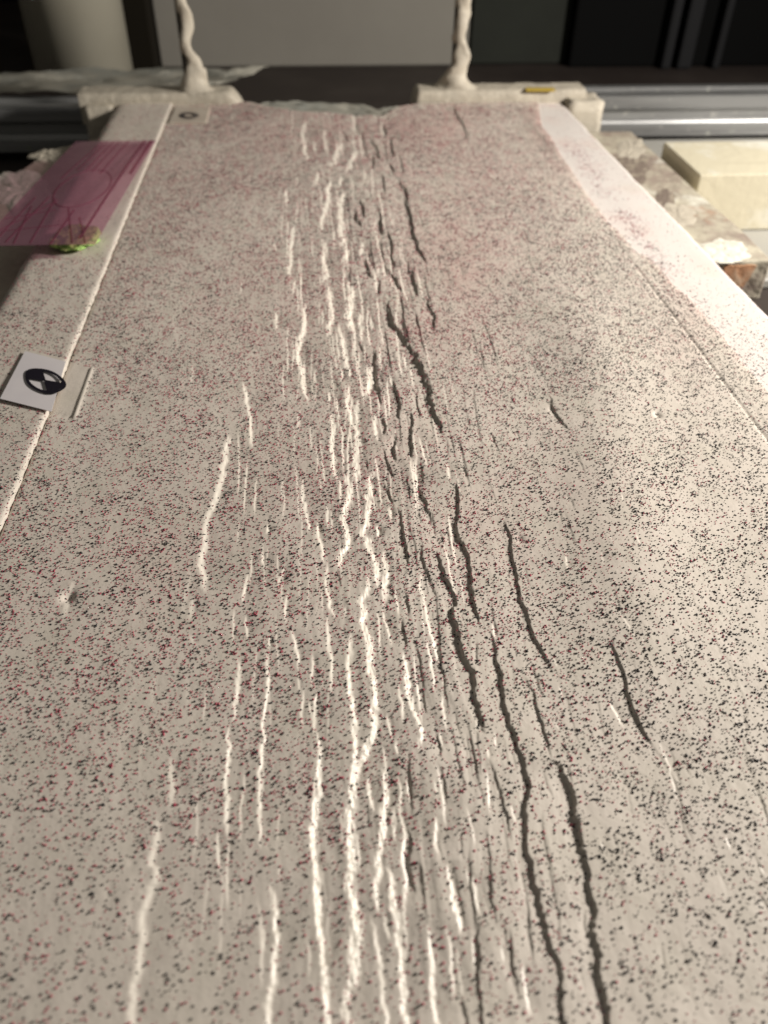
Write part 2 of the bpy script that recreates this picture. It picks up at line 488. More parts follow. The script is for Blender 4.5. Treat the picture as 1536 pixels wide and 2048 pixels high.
def sstep(u):
    u = np.clip(u+.5, 0, 1); return .55*u + .45*u*u*(3-2*u)
rd = U(np.array([1340, 1290, 1230, 1190]), np.array([1600, 1250, 950, 720])); RDx, RDy = rd[:, 0], rd[:, 1]
LS, LL = .010, .05
def heights(x, y):
    """height of the clay at points; second value marks fresh scarp faces"""
    h = np.zeros_like(x); fresh = np.zeros_like(x)
    for sg, w0, gx, gy, k in faults:
        y0, y1 = gy[0], gy[-1]; ln = y1-y0
        ii = np.nonzero((y > y0) & (y < y1))[0]
        if not len(ii): continue
        yy = y[ii]
        tt = (yy-y0)/ln
        e = np.clip(np.minimum(tt, 1-tt)*max(2.6, min(6.0, ln/.008)), 0, 1)
        tap = np.sin(e*math.pi/2)**.7
        xf = np.interp(yy, gy, gx)
        xf = xf + w0*(.24*NA(yy*330, k*3.7) + .20*NB(yy*1100, k*1.3) + .16*NC(yy*2700, k*1.9))
        wid = w0*(.22+.78*tap)*(1+.34*NC(yy*300, k*2.9)+.22*NC(yy*1000, k*4.9)+.12*NB(yy*2600, k*2.2)) + 1e-6
        d = (x[ii]-xf)*sg                      # positive on the dropped side
        near = np.abs(d) < .09
        ii = ii[near]; d = d[near]; wid = wid[near]; tap = tap[near]
        d = d + w0*(.16*NA(x[ii]*1900, y[ii]*700+k) + .10*ND(x[ii]*4200, y[ii]*2300+k))
        wl = w0*tap*(1+.2*NC(y[ii]*110, k*2.9))
        if sg > 0:  T = .52*wl; ww = wid
        else:       T = .50*wl; ww = .50*wid
        T = T*min(1.0, .5+w0/.0016)*np.interp(gy[len(gy)//2], [.20, .38, .55], [1, .9, .62])
        if sg < 0: T = T*np.interp(w0, [.0004, .0012], [.72, 1])
        ls = min(LS, .25*ln); lf = min(.38, ln*3.0)
        sft = d/ww
        s = sstep(sft)
        dp = np.maximum(d, 0); dn = np.maximum(-d, 0)
        h[ii] += -T*s*((1-lf)*np.exp(-dp/ls)+lf*np.exp(-dp/LL)) + .10*T*(1-s)*np.exp(-dn/.006)
        m = np.clip(1.15-np.abs(sft)*2, 0, 1)
        fresh[ii] = np.maximum(fresh[ii], m*tap*np.clip(wid/.0008, 0, 1))
    # broad swell added to band the grazing light, and fine lumps
    h = h + .0011*fbm(ND, x*14+3, y*9, 2) + .00012*fbm(NB, x*120, y*80, 3)
    # fine stretch creases along the middle of the slab
    px, py, _ = P(x, y, np.zeros_like(x))
    cm = np.exp(-((px-(760+.10*(py-1000)))/(150+.12*np.maximum(py-300, 0)))**2)
    v = x*700+2.5*NA(y*40, x*30)
    h = h + cm*(.00010*fbm(NC, v*.5, y*24, 3) + .00005*NA(v*1.3, y*40))
    # low swell added to catch lamp light at right and darken its left flank
    h = h + .0024*np.exp(-((x-np.interp(y, RDy, RDx))/.019)**2)*np.clip((y-.10)/.06, 0, 1)*np.clip((.36-y)/.08, 0, 1)
    # rim: clay rises a little onto the strips at both sides
    return h, fresh

# slab outline
pL0, pL1 = U(333, 240), U(27, 1000)
def xl(y): return pL0[0] + (y-pL0[1])*(pL1[0]-pL0[0])/(pL1[1]-pL0[1])
RE = np.array([(1060, 190), (1078, 207), (1082, 245), (1101, 271), (1123, 309), (1148, 347), (1167, 378), (1189, 407), (1218, 445), (1246, 473), (1271, 502),
      (1290, 511), (1319, 533), (1344, 568), (1382, 597), (1414, 635), (1436, 660), (1461, 692), (1490, 730), (1520, 760), (1550, 790)], float)
re = U(RE[:, 0], RE[:, 1]); o_ = np.argsort(re[:, 1]); rex, rey = re[o_, 0], re[o_, 1]
pS0, pS1 = U(1322, 600), U(1536, 877)       # seam over the inner edge of the right strip
def xs(y): return pS0[0] + (y-pS0[1])*(pS1[0]-pS0[0])/(pS1[1]-pS0[1])
off = rex[0]-xs(rey[0])
def xr(y):
    return np.where(y < rey[0], xs(y)+off, np.interp(y, rey, rex)) + .0006*NA(y*300, 9.0) + .0004*NB(y*1300, 2.0)
FE = np.array([(300, 206), (345, 206), (440, 203), (499, 204), (546, 215), (602, 223), (658, 223), (710, 228), (770, 228), (791, 213), (826, 206), (900, 204), (1100, 202)], float)
fe = U(FE[:, 0], FE[:, 1]); fex, fey = fe[:, 0], fe[:, 1]
print('slab', xl(.1), xl(.6), xr(np.array([.1, .6])), xs(.1), xs(.6), fey.min(), fey.max())

NEAR = .045
# rows spaced evenly in the picture, columns finer where the faults are
pyr = np.linspace(2230, 205, 620); yrow = U(np.full_like(pyr, 768), pyr)[:, 1]
trow = (yrow-yrow[0])/(yrow[-1]-yrow[0])
cw = np.concatenate([np.linspace(0, .24, 110)[:-1], np.linspace(.24, .78, 620)[:-1], np.linspace(.78, 1, 100)])
S, T_ = np.meshgrid(cw, trow)
yfar = np.interp(xl(.6)+(xr(np.array([.6]))[0]-xl(.6))*S, fex, fey) + .0006*NA(S*300, 1.0)
Y = yrow[0] + (yfar-yrow[0])*T_
XL, XR = xl(Y), xr(Y)
X = XL + (XR-XL)*S

# marker tags: quads on the clay, given by corners in the photograph
TAG = [(50, 702), (182, 730), (146, 828), (0, 797)]
tagw = U(np.array([p[0] for p in TAG]), np.array([p[1] for p in TAG]), .0012)
def in_quad(x, y, q, grow=0):
    q = np.asarray(q); c = q[:, :2].mean(0); q = c+(q[:, :2]-c)*(1+grow)
    ins = np.ones_like(x, bool); sg = None
    for i in range(len(q)):
        a, b = q[i], q[(i+1) % len(q)]
        cr = (b[0]-a[0])*(y-a[1])-(b[1]-a[1])*(x-a[0])
        if sg is None:
            cc = (b[0]-a[0])*(c[1]-a[1])-(b[1]-a[1])*(c[0]-a[0]); sg = np.sign(cc)
        ins &= cr*sg > 0
    return ins
def seg_dist(x, y, a, b):
    ab = b-a; t = np.clip(((x-a[0])*ab[0]+(y-a[1])*ab[1])/(ab@ab), 0, 1)
    return np.hypot(x-a[0]-t*ab[0], y-a[1]-t*ab[1])
LUMPS = [(U(135, 1193), .0014, -.0013), (U(1315, 832), .0012, -.0010), (U(1106, 820), .0012, -.0005), (U(1040, 1075), .001, -.0005)]
def clay_h(x, y):
    h, fr = heights(x, y)
    q = tagw[:, :2]
    d1 = seg_dist(x, y, q[1], q[2]); d2 = seg_dist(x, y, (q[2]+q[3]*.0), (q[2]*.55+q[3]*.45))
    h = h + .00055*np.exp(-(d1/.00045)**2)
    h = h - .0004*np.exp(-(d2/.0004)**2)
    for c, r, a in LUMPS: h = h + a*np.exp(-((x-c[0])**2+((y-c[1])*.8)**2)/r**2)
    # groove over the strip edge at the right, clay film beyond it
    ds = x-xs(y)
    h = h - .0005*np.exp(-(ds/.0005)**2)*np.clip((.42-y)/.1, .25, 1)
    e = xr(y)-x
    h = h - .0009*np.exp(-np.maximum(e, 0)/.0016)
    h = np.where(ds > .004, h*.55, h)
    l = x-xl(y)
    h = h - .0004*np.exp(-np.maximum(l, 0)/.0006)
    return h, fr
hz, fresh = clay_h(X.ravel(), Y.ravel())
Z = hz.reshape(X.shape)
slab = slab_from_grid('clay_slab', X, Y, Z, -.012, M_clay)
# stain: the clay's own colour - pink dye from the red sand, fresh cream clay on the scarps
def stain(x, y, fr):
    px, py, _ = P(x, y, np.zeros_like(x))
    pink = np.zeros_like(x)
    for cx_, cy_, rx, ry, a in [(880, 250, 130, 50, .9), (800, 240, 60, 40, .6), (920, 520, 130, 140, .75), (860, 660, 140, 90, .6), (1090, 250, 45, 60, .9), (1130, 330, 50, 60, .6),
                                (700, 900, 260, 160, .45), (1000, 1000, 200, 180, .35), (400, 1120, 300, 150, .35), (560, 620, 160, 80, .5), (230, 300, 120, 90, .3), (600, 250, 120, 60, .4), (1380, 650, 60, 90, .5)]:
        pink = np.maximum(pink, a*np.exp(-((px-cx_)/rx)**2-((py-cy_)/ry)**2))
    pink = np.clip(pink*(.75+.8*fbm(NC, x*60, y*40, 3)) + .10, 0, 1)*.42*(1-fr)
    b = np.array(CLAY); pk = np.array((.50, .30, .27)); cr = np.array((.64, .595, .515))
    c = b*(1-pink[:, None])+pk*pink[:, None]
    e = np.exp(-np.maximum(xr(y)-x, 0)/.0016)*(.5+.5*NA(y*200, 3.3))*np.clip((y-.2)/.08, 0, 1)
    c = c*(1-e[:, None]*.6)+np.array((.40, .17, .16))*e[:, None]*.6
    c = c*(1-fr[:, None]*.8)+cr*fr[:, None]*.8
    return c
def add_stain(o, c):
    n = len(o.data.vertices); a = o.data.color_attributes.new('stain', 'FLOAT_COLOR', 'POINT')
    full = np.ones((n, 4), np.float32); full[:, :3] = CLAY; full[:len(c), :3] = c
    a.data.foreach_set('color', full.ravel())
add_stain(slab, stain(X.ravel(), Y.ravel(), fresh))
tag(slab, 'wide grey-beige clay slab cracked by long faults and sprinkled with red and black grains', 'clay slab')

# ------------------------------------------------------------------ strips along both sides
OL = U(np.array([232, 192, 150, 40, 0]), np.array([215, 285, 350, 540, 600]))
pO0, pO1 = U(226, 225), U(20, 570)
def xo(y): return pO0[0] + (y-pO0[1])*(pO1[0]-pO0[0])/(pO1[1]-pO0[1])
ty = np.linspace(.05, fey[0]+.002, 420); sx = np.linspace(0, 1, 70)
S2, Y2 = np.meshgrid(sx, ty)
XR2 = xl(Y2)-.0004+.00035*NA(Y2*500, 4.0); XL2 = np.minimum(xo(Y2), XR2-.02)+.0012*NB(Y2*60, 7.0)
X2 = XL2+(XR2-XL2)*S2
def strip_h(x, y):
    l = xl(y)-x; o = x-xo(y)
    return .0013+.00025*fbm(NB, x*90, y*60, 3)-.0009*np.exp(-np.maximum(l-.0001, 0)/.0005)-.002*np.exp(-np.maximum(o, 0)/.0025)
Z2 = strip_h(X2, Y2)
lstrip = slab_from_grid('edge_strip', X2, Y2, Z2, -.012, M_clay)
add_stain(lstrip, stain(X2.ravel(), Y2.ravel(), np.zeros(X2.size)))
tag(lstrip, 'narrow clay-coated strip left of the cracked slab under the purple film', 'edge strip')
pW0, pW1 = U(1123, 201, -.0008), U(1536, 622, -.0008)
def xw(y): return pW0[0] + (y-pW0[1])*(pW1[0]-pW0[0])/(pW1[1]-pW0[1])
yw = np.linspace(.06, pW0[1]+.002, 240); S3, Y3 = np.meshgrid(np.linspace(0, 1, 24), yw)
X3 = (xs(Y3)+.003)*(1-S3)+(xw(Y3)+.0006*NA(Y3*90, 2.2))*S3
Z3 = -.0014+.00015*fbm(NA, X3*70, Y3*40, 2)-.0016*np.clip((S3-.96)/.04, 0, 1)**2
rstrip = slab_from_grid('edge_strip', X3, Y3, Z3, -.012, M_white)
tag(rstrip, 'bare white plastic strip dusted with pink grains along the right of the slab', 'edge strip')

# ------------------------------------------------------------------ sand
SHP = []
for k in range(8):
    o8 = np.array([(1, 0, 0), (-1, 0, 0), (0, 1, 0), (0, -1, 0), (0, 0, 1), (0, 0, -1)], float)
    SHP.append(o8*rng.uniform(.75, 1.25, (6, 1))+rng.normal(0, .16, (6, 3)))
SHP = np.array(SHP)
OF = np.array([(0, 2, 4), (2, 1, 4), (1, 3, 4), (3, 0, 4), (2, 0, 5), (1, 2, 5), (3, 1, 5), (0, 3, 5)])
def grains(name, pts, r, m):
    n = len(pts); sh = SHP[rng.integers(0, 8, n)]
    q = rng.normal(size=(n, 4)); q /= np.linalg.norm(q, axis=1)[:, None]
    a, b, c, d = q.T
    R = np.stack([np.stack([1-2*(c*c+d*d), 2*(b*c-a*d), 2*(b*d+a*c)], -1), np.stack([2*(b*c+a*d), 1-2*(b*b+d*d), 2*(c*d-a*b)], -1),
                  np.stack([2*(b*d-a*c), 2*(c*d+a*b), 1-2*(b*b+c*c)], -1)], 1)
    V = np.einsum('nij,nkj->nki', R, sh)*r[:, None, None]
    V[:, :, 2] *= .9
    V += pts[:, None, :]
    Fi = (OF[None]+np.arange(n)[:, None, None]*6).reshape(-1, 3)
    return mesh_obj(name, V.reshape(-1, 3), Fi, m, smooth=True)
def scatter():
    N = 390000
    y = rng.uniform(.030, fey.max(), N); a = xo(y)+.001; b = xw(y)-.0006
    x = a+(b-a)*rng.random(N)
    # small strings and clumps of grains
    k = rng.random(N) < .22
    src = rng.integers(0, N, N)
    x2 = np.where(k, x[src]+rng.normal(0, .00055, N), x); y2 = np.where(k, y[src]+rng.normal(0, .00055, N), y)
    x, y = x2, y2
    px, py, _ = P(x, y, np.zeros(N))
    dens = np.interp(py, [200, 400, 800, 1000, 1250, 1500, 1800, 2050], [132, 138, 150, 175, 168, 128, 102, 94])
    cl = fbm(NA, x*42, y*30, 3); dens = dens*np.clip(1+.7*cl, .5, 1.5)
    dens = dens*np.clip(1+.6*NB(x*260, y*260), .35, 1.7)
    area = np.mean(b-a)*(fey.max()-.03)*1e4
    keep_ = rng.random(N) < dens*area/N
    left = x < xl(y); white = x > xr(y)-.0002
    # the left strip: thin under the film
    keep_ &= ~(left & (rng.random(N) > np.where(py < 520, .12, np.where(py < 620, .4, .8))))
    # white strip: a loose pink band and strays
    u = (x-xs(y))/(xw(y)-xs(y))
    band = np.exp(-((px-(1230+.76*(py-400)))/24)**2)
    keep_ &= ~(white & (rng.random(N) > .05+.75*band*np.clip(fbm(NC, x*90, y*70, 2)*1.6+.5, 0, 1)*np.clip((py-230)/120, .15, 1)+np.clip((py-540)/400, 0, .35)))
    keep_ &= ~in_quad(x, y, tagw, .05)
    keep_ &= y < np.interp(x, fex, fey)-.001
    t2 = U(np.array([345, 425, 415, 330]), np.array([208, 208, 246, 246])); keep_ &= ~(in_quad(x, y, t2) & (rng.random(N) < .5))
    x, y, px, py, left, white = x[keep_], y[keep_], px[keep_], py[keep_], left[keep_], white[keep_]
    h, fr = clay_h(x, y)
    h = np.where(left, strip_h(x, y), np.where(white, -.0014, h))
    ok = left | white | (rng.random(len(x)) > fr*.90)
    x, y, px, py, h, white = x[ok], y[ok], px[ok], py[ok], h[ok], white[ok]
    n = len(x)
    r = .5*np.clip(rng.lognormal(math.log(.00039), .34, n), .00018, .00076)
    redp = np.interp(px, [0, 300, 700, 1000, 1200, 1536], [.48, .52, .60, .52, .28, .15])+.16*fbm(ND, x*35, y*26, 3)+.25*NC(x*300, y*300)
    redp = np.where(white, .75-np.clip((py-480)/300, 0, .6), redp)
    red = rng.random(n) < redp
    p = np.stack([x, y, h+r*.2], -1)
    return p, r, red
gp, gr, gred = scatter()
print('grains', len(gp))
tag(grains('black_sand', gp[~gred], gr[~gred], M_black), 'fine black sand grains scattered over the clay and its strips', 'sand', kind='stuff')
tag(grains('red_sand', gp[gred], gr[gred]*.92, M_red), 'fine dark red sand grains scattered over the clay and its strips', 'sand', kind='stuff')

# ------------------------------------------------------------------ marker tags
def flat_poly(bm, pts, z0, z1): prism(bm, pts, z0, z1)
def mark_mesh(c, ax, ay, ring_w, quads):
    """ring with two filled quarters lying on the tag; c centre, ax/ay half-axis vectors"""
    bm = bmesh.new(); n = 40
    z0, z1 = c[2]+.0001, c[2]+.00022
    def pt(r, t): return (c[0]+ax[0]*r*math.cos(t)+ay[0]*r*math.sin(t), c[1]+ax[1]*r*math.cos(t)+ay[1]*r*math.sin(t))
    def wob(t, k): return 1+.03*math.sin(3*t+k)+.02*math.sin(5*t+2*k)
    for i in range(n):
        t0, t1 = 2*math.pi*i/n, 2*math.pi*(i+1)/n
        prism(bm, [pt(wob(t0, 1), t0), pt(wob(t1, 1), t1), pt((1-ring_w)*wob(t1, 2), t1), pt((1-ring_w)*wob(t0, 2), t0)], z0, z1)
    for a0, a1 in quads:
        m = 8
        prism(bm, [pt(0, 0)]+[pt(.86, a0+(a1-a0)*i/m) for i in range(m+1)], z0+.00003, z1+.00003)
    if quads:
        for t in (quads[0][0], quads[0][1]):
            nx = .055
            prism(bm, [pt(.9, t-nx), pt(.9, t+nx), pt(.9, t+math.pi-nx), pt(.9, t+math.pi+nx)], z0+.00005, z1+.00005)
    return bm
te = empty('marker_tag', tuple(tagw[3]))
def lift(px, py):     # tag rises off the strip towards its left edge
    f = np.clip((150-px)/150, 0, 1); return .00175+.0006*f
qx = np.linspace(0, 1, 14); ql = np.linspace(0, 1, 10)
bmT = bmesh.new(); rows = []
TL, TR, BR, BL = [np.array(p, float) for p in ((50, 702), (131, 723), (103, 823), (0, 797))]
for v in ql:
    rr = []
    for u_ in qx:
        p = (TL*(1-u_)+TR*u_)*(1-v)+(BL*(1-u_)+BR*u_)*v
        z = float(lift(p[0], p[1]))
        w3 = U(p[0], p[1], z); rr.append((w3[0], w3[1], z))
    rows.append(rr)
Vt = np.array(rows).reshape(-1, 3)
o = slab_from_grid('film', Vt[:, 0].reshape(10, 14), Vt[:, 1].reshape(10, 14), Vt[:, 2].reshape(10, 14), 0, M_tag)
me = o.data
n0 = 140; co = np.zeros(len(me.vertices)*3); me.vertices.foreach_get('co', co); co = co.reshape(-1, 3)
m_ = (len(co)-n0)//2; co[n0+m_:, 2] = co[n0:n0+m_, 2]-.00018; me.vertices.foreach_set('co', co.ravel())
keep(o, te)
mz = float(lift(90, 762))+.0003
mc = U(90, 762, mz); ax = U(131, 768, mz)-mc; ay = U(86, 738, mz)-mc
keep(bm_obj('target_mark', mark_mesh(mc, ax, ay, .2, [(math.radians(95), math.radians(178)), (math.radians(275), math.radians(358))]), M_ink), te)
tag(te, 'frosted plastic tag with a black quartered circle half buried beside the slab', 'marker tag')
te2 = empty('marker_tag', tuple(U(378, 232, .0005)))
bm = bmesh.new(); q2 = U(np.array([352, 420, 412, 338]), np.array([212, 212, 244, 244]), .0006)
prism(bm, [tuple(p[:2]) for p in q2], -.0014, .0004); bevel(bm, .0002, 1)
f2 = bm_obj('film', bm, M_clay); add_stain(f2, np.tile((.44, .375, .31), (len(f2.data.vertices), 1))); keep(f2, te2)
mc = U(378, 231, .0006); ax = U(397, 231, .0006)-mc; ay = U(378, 225, .0006)-mc
keep(bm_obj('ring_mark', mark_mesh(mc, ax, ay, .48, []), M_ink), te2)
tag(te2, 'small clay-smeared tag with a black ring at the far left corner of the slab', 'marker tag')

# ------------------------------------------------------------------ far end: end bars with clay-coated threaded rods
TABLE = -.045
def wob_bar(name, x0, x1, y0, y1, z0, z1, m, amp=.0003, seed=0, taper=(0, 0)):
    """plank-like bar smeared with clay: flat top, upright front, ends worn down by 'taper'"""
    nx = 90; prof = [(0, 0), (0, .45), (0, .8), (.02, .93), (.07, 1), (.25, 1.01), (.5, 1), (.75, 1), (.94, 1), (1, .9), (1, 0)]
    V = []
    for i in range(nx+1):
        u_ = i/nx; x = x0+(x1-x0)*u_; L_ = x1-x0
        e = 1.0
        if taper[0] and u_*L_ < taper[0]: e = .25+.75*math.sin(u_*L_/taper[0]*math.pi/2)
        if taper[1] and (1-u_)*L_ < taper[1]: e = .25+.75*math.sin((1-u_)*L_/taper[1]*math.pi/2)
        for j, (a, b) in enumerate(prof):
            rag = 1.6*amp if j in (3, 4) else amp
            V.append((x+amp*float(NA(i*.17+seed, j*.7))*(0 < i < nx), y0+(y1-y0)*(.5+(a-.5)*(.5+.5*e))+rag*float(fbm(NB, np.array(i*.13+seed), np.array(j*.4), 3)),
                      z0+(z1-z0)*b*(e if b > .5 else 1)+rag*float(fbm(NC, np.array(i*.15+seed), np.array(j*.5), 3))*(b > 0)))
    k = len(prof)
    F_ = grid_faces(nx+1, k)
    o = mesh_obj(name, V, [tuple(f) for f in F_]+[tuple(range(k))[::-1], tuple(nx*k+i for i in range(k))], m, smooth=False)
    bm = bmesh.new(); bm.from_mesh(o.data); bmesh.ops.recalc_face_normals(bm, faces=bm.faces)
    for f in bm.faces: f.smooth = len(f.verts) == 4
    for ed in bm.edges: ed.smooth = ed.calc_face_angle(0) < .9
    bm.to_mesh(o.data); bm.free()
    return o
yb0 = float(U(600, 206)[1])-.001
def rodthing(px, bar_px, bar_taper, seed, label, right):
    a = U(bar_px[0], 203); b = U(bar_px[1], 203)
    y0 = yb0; y1 = y0+.022
    rc = U(px, 172, .0065); rx = rc[0]; ry = y0+.012
    e = empty('end_bar', (rx, ry, 0))
    bar = wob_bar('bar', a[0], b[0], y0, y1, -.012, .0068, M_claydry, seed=seed, taper=bar_taper); keep(bar, e)
    # threaded rod
    bm = bmesh.new(); n = 20; prev = None; zt = .115; pitch = .0011
    zs = np.arange(.004, zt, pitch/2)
    for i, z in enumerate(zs):
        r = .0036 if i % 2 else .0030
        ring = [bm.verts.new((rx+r*math.cos(2*math.pi*k/n), ry+r*math.sin(2*math.pi*k/n), z+pitch*k/n*0)) for k in range(n)]
        if prev:
            for k in range(n): bm.faces.new((prev[k], prev[(k+1) % n], ring[(k+1) % n], ring[k]))
        prev = ring
    bm.faces.new(prev)
    keep(bm_obj('threaded_rod', bm, M_rod, smooth=False), e)
    # clay dragged up the rod
    bm = bmesh.new(); n = 36; prev = None
    zz = np.linspace(.0055, .085, 90)
    for i, z in enumerate(zz):
        base = .0046+.0105*math.exp(-(z-.006)/.0075)
        ox = (.0016 if right else .0017)+.0013*math.sin(z*230+seed)+.0008*float(NA(z*160, seed)); oy = -.0012+.0007*math.sin(z*310+seed*2)
        ring = []
        for k in range(n):
            t = 2*math.pi*k/n
            tw = t+z*110
            r = base*(1+.13*math.sin(2*tw+seed)+.10*float(NB(math.cos(t)*1.2+9, z*190+math.sin(t)*1.2+seed)))
            if math.cos(t) < -.2 and not right: r *= 1-.32*(-.2-math.cos(t))
            fx = 1.25 if (math.cos(t) < 0) == right else 1.0
            ring.append(bm.verts.new((rx+ox+r*math.cos(t)*(fx if z < .02 else 1), ry+oy+r*math.sin(t)*(.75 if z > .018 else .55+.2*max(0, (z-.003)/.015)), z)))
        if prev:
            for k in range(n): bm.faces.new((prev[k], prev[(k+1) % n], ring[(k+1) % n], ring[k]))
        prev = ring
    bm.faces.new(prev)
    keep(bm_obj('clay_coat', bm, M_claydry, smooth=True), e)
    tag(e, label, 'end bar')
    return e
rodthing(384, (165, 492), (.0, .012), 3.0, 'clay-smeared end bar with a clay-coated upright rod at the far left of the slab', False)
rodthing(908, (822, 1172), (.006, .0), 8.0, 'clay-smeared end bar with a clay-coated upright rod at the far right of the slab', True)

def clay_block(xa, xb, ya, yb, z0, z1, label, seed):
    bm = bmesh.new(); box(bm, xa, xb, ya, yb, z0, z1)
    bmesh.ops.subdivide_edges(bm, edges=bm.edges, cuts=5, use_grid_fill=True)
    for v in bm.verts:
        v.co.x += .0007*float(NA(v.co.y*160+seed, v.co.z*160)); v.co.y += .0006*float(NB(v.co.x*160+seed, v.co.z*160)); v.co.z += .0008*float(NC(v.co.x*160, v.co.y*160+seed))
    bevel_e = [e for e in bm.edges if e.is_manifold and e.calc_face_angle(0) > 1.0]
    bmesh.ops.bevel(bm, geom=bevel_e, offset=.0008, segments=2, affect='EDGES')
    return tag(bm_obj('clay_block', bm, M_claydry, smooth=True), label, 'clay block')
a = U(1133, 190, .002); b = U(1196, 190, .002)
clay_block(float(xw(yb0))+.001, b[0], yb0-.012, yb0+.016, TABLE, .0018, 'square clay-smeared block between the white strip and the bright rail', 2)
a = U(150, 195, 0); b = U(236, 203, 0)
clay_block(a[0]+.010, b[0]-.002, yb0-.006, yb0+.02, TABLE, .0005, 'square clay-smeared block between the left strip and the shaded rail', 5)

# torn plastic under the clay at the notch
def crumple(name, poly_rows, m, seed, amp, thick=.0003):
    """rows of (px, py, z) points -> wavy sheet"""
    R = []
    for row in poly_rows:
        row = np.array(row, float); n = 44
        t = np.linspace(0, 1, n); tt = np.linspace(0, 1, len(row))
        R.append(np.stack([np.interp(t, tt, row[:, i]) for i in range(3)], -1))
    R = np.array(R); rr = np.linspace(0, 1, 14); k = np.linspace(0, 1, len(R))
    G = np.zeros((14, R.shape[1], 3))
    for j in range(R.shape[1]):
        for c in range(3): G[:, j, c] = np.interp(rr, k, R[:, j, c])
    W = np.zeros_like(G)
    for i in range(14):
        for j in range(R.shape[1]):
            z = G[i, j, 2]+amp*float(fbm(NA, np.array(j*.28+seed), np.array(i*.5), 3)); W[i, j] = U(G[i, j, 0]+amp*2000*float(NB(j*.4, i*.6+seed)), G[i, j, 1], G[i, j, 2]); W[i, j, 2] = z
    o = slab_from_grid(name, W[:, :, 0], W[:, :, 1], W[:, :, 2], 0, m)
    me = o.data; n0 = 14*R.shape[1]
    co = np.zeros(len(me.vertices)*3); me.vertices.foreach_get('co', co); co = co.reshape(-1, 3)
    m_ = (len(co)-n0)//2; co[n0+m_:, 2] = co[n0:n0+m_, 2]-thick; me.vertices.foreach_set('co', co.ravel())
    # drop the bottom cap made flat
    bm = bmesh.new(); bm.from_mesh(me)
    bmesh.ops.delete(bm, geom=[f for f in bm.faces if len(f.verts) > 4], context='FACES_ONLY')
    bm.to_mesh(me); bm.free()
    return o
t = crumple('plastic_film', [[(520, 206, -.001), (600, 203, -.001), (690, 206, -.002), (760, 216, -.002), (800, 214, -.002)],
                             [(530, 218, -.003), (602, 226, -.003), (690, 228, -.004), (760, 232, -.004), (800, 224, -.003)]], M_sheet, 1.5, .0022)
tag(t, 'torn bluish plastic film showing under the ragged far edge of the slab', 'plastic film')
t = crumple('plastic_sheet', [[(-60, 150, -.012), (60, 143, -.010), (200, 137, -.01), (330, 136, -.01), (440, 138, -.012), (540, 136, -.014)],
                              [(-60, 166, -.012), (60, 158, -.010), (200, 156, -.01), (330, 152, -.01), (420, 150, -.012), (500, 144, -.014)],
                              [(-60, 184, -.010), (60, 182, -.008), (200, 178, -.006), (330, 178, -.006), (380, 176, -.008), (440, 168, -.012)]], M_sheet, 4.4, .004)
tag(t, 'crumpled clay-smeared plastic sheet lying behind the left end bar', 'plastic sheet')

# ------------------------------------------------------------------ rails
RAIL = [(0, 1.2), (1.2, 0), (9.5, 0), (10.5, 1.0), (10.5, 2.4), (12, 3.4), (13, 5.5), (19, 5.5), (20, 3.4), (21.5, 2.4), (21.5, 1.0), (22.5, 0), (30.8, 0), (32, 1.2)]
def rail(x0, x1, y0, z0, m, label):
    # profile: front (facing the camera), top, back and bottom share the same slotted side
    s = .001; pts = []
    side = RAIL
    for a, d in side: pts.append((d*s, a*s))                       # front, going up
    for a, d in side: pts.append((a*s, (32-d)*s))                  # top, going back
    for a, d in side[::-1]: pts.append(((32-d)*s, a*s))            # back, going down
    pts += [(.0308, 0), (.0012, 0)]
    out = []
    for p in pts:
        if not out or (abs(p[0]-out[-1][0])+abs(p[1]-out[-1][1]) > 1e-6): out.append(p)
    bm = bmesh.new()
    A = [bm.verts.new((x0, y0+p[0], z0+p[1])) for p in out]; B = [bm.verts.new((x1, y0+p[0], z0+p[1])) for p in out]
    n = len(out)
    for i in range(n): bm.faces.new((A[i], A[(i+1) % n], B[(i+1) % n], B[i]))
    bm.faces.new(A[::-1]); bm.faces.new(B)
    return tag(bm_obj('slotted_rail', bm, m), label, 'rail')
ry = float(U(1350, 275, TABLE)[1])
xa = float(U(1175, 200, -.012)[0])
rail(xa, xa+.75, ry, TABLE, M_alu, 'bright silver slotted aluminium rail right of the slab')
xb = float(UY(178, 240, ry-.02)[0])
rail(xb-.7, xb+.012, ry-.016, TABLE, M_alu_shade, 'shaded slotted aluminium rail left of the slab')
print('rail y', ry, 'yb0', yb0)

# ------------------------------------------------------------------ boards and plank
def rough_board(name, pts, z0, z1, m, label, cat, amp=.0008, seed=0, cut=10):
    bm = bmesh.new(); prism(bm, pts, z0, z1)
    bmesh.ops.subdivide_edges(bm, edges=[e for e in bm.edges], cuts=cut, use_grid_fill=True)
    for v in bm.verts:
        v.co.x += amp*float(NA(v.co.y*70+seed, v.co.z*70+v.co.x*40)); v.co.y += amp*float(NB(v.co.x*70+seed, v.co.z*70)); v.co.z += amp*float(NC(v.co.x*70, v.co.y*70+seed))*(v.co.z > z0+1e-5)
    return tag(bm_obj(name, bm, m), label, cat)
zb = -.0125
pts = [U(1180, 262, zb), U(1262, 262, zb), U(1330, 325, zb), U(1400, 390, zb), U(1480, 458, zb), U(1545, 521, zb), U(1420, 522, zb)]
bp = [tuple(p[:2]) for p in pts]
inner = [(float(xs(p))+.02, p) for p in (float(pts[-1][1]), float(pts[0][1]))]
outl = [inner[0], bp[-2], bp[-3], bp[-4], bp[-5], bp[-6], inner[1]]
bm = bmesh.new(); prism(bm, outl, -.034, zb); bevel(bm, .0012, 2)
bmesh.ops.triangulate(bm, faces=[f for f in bm.faces if len(f.verts) > 4])
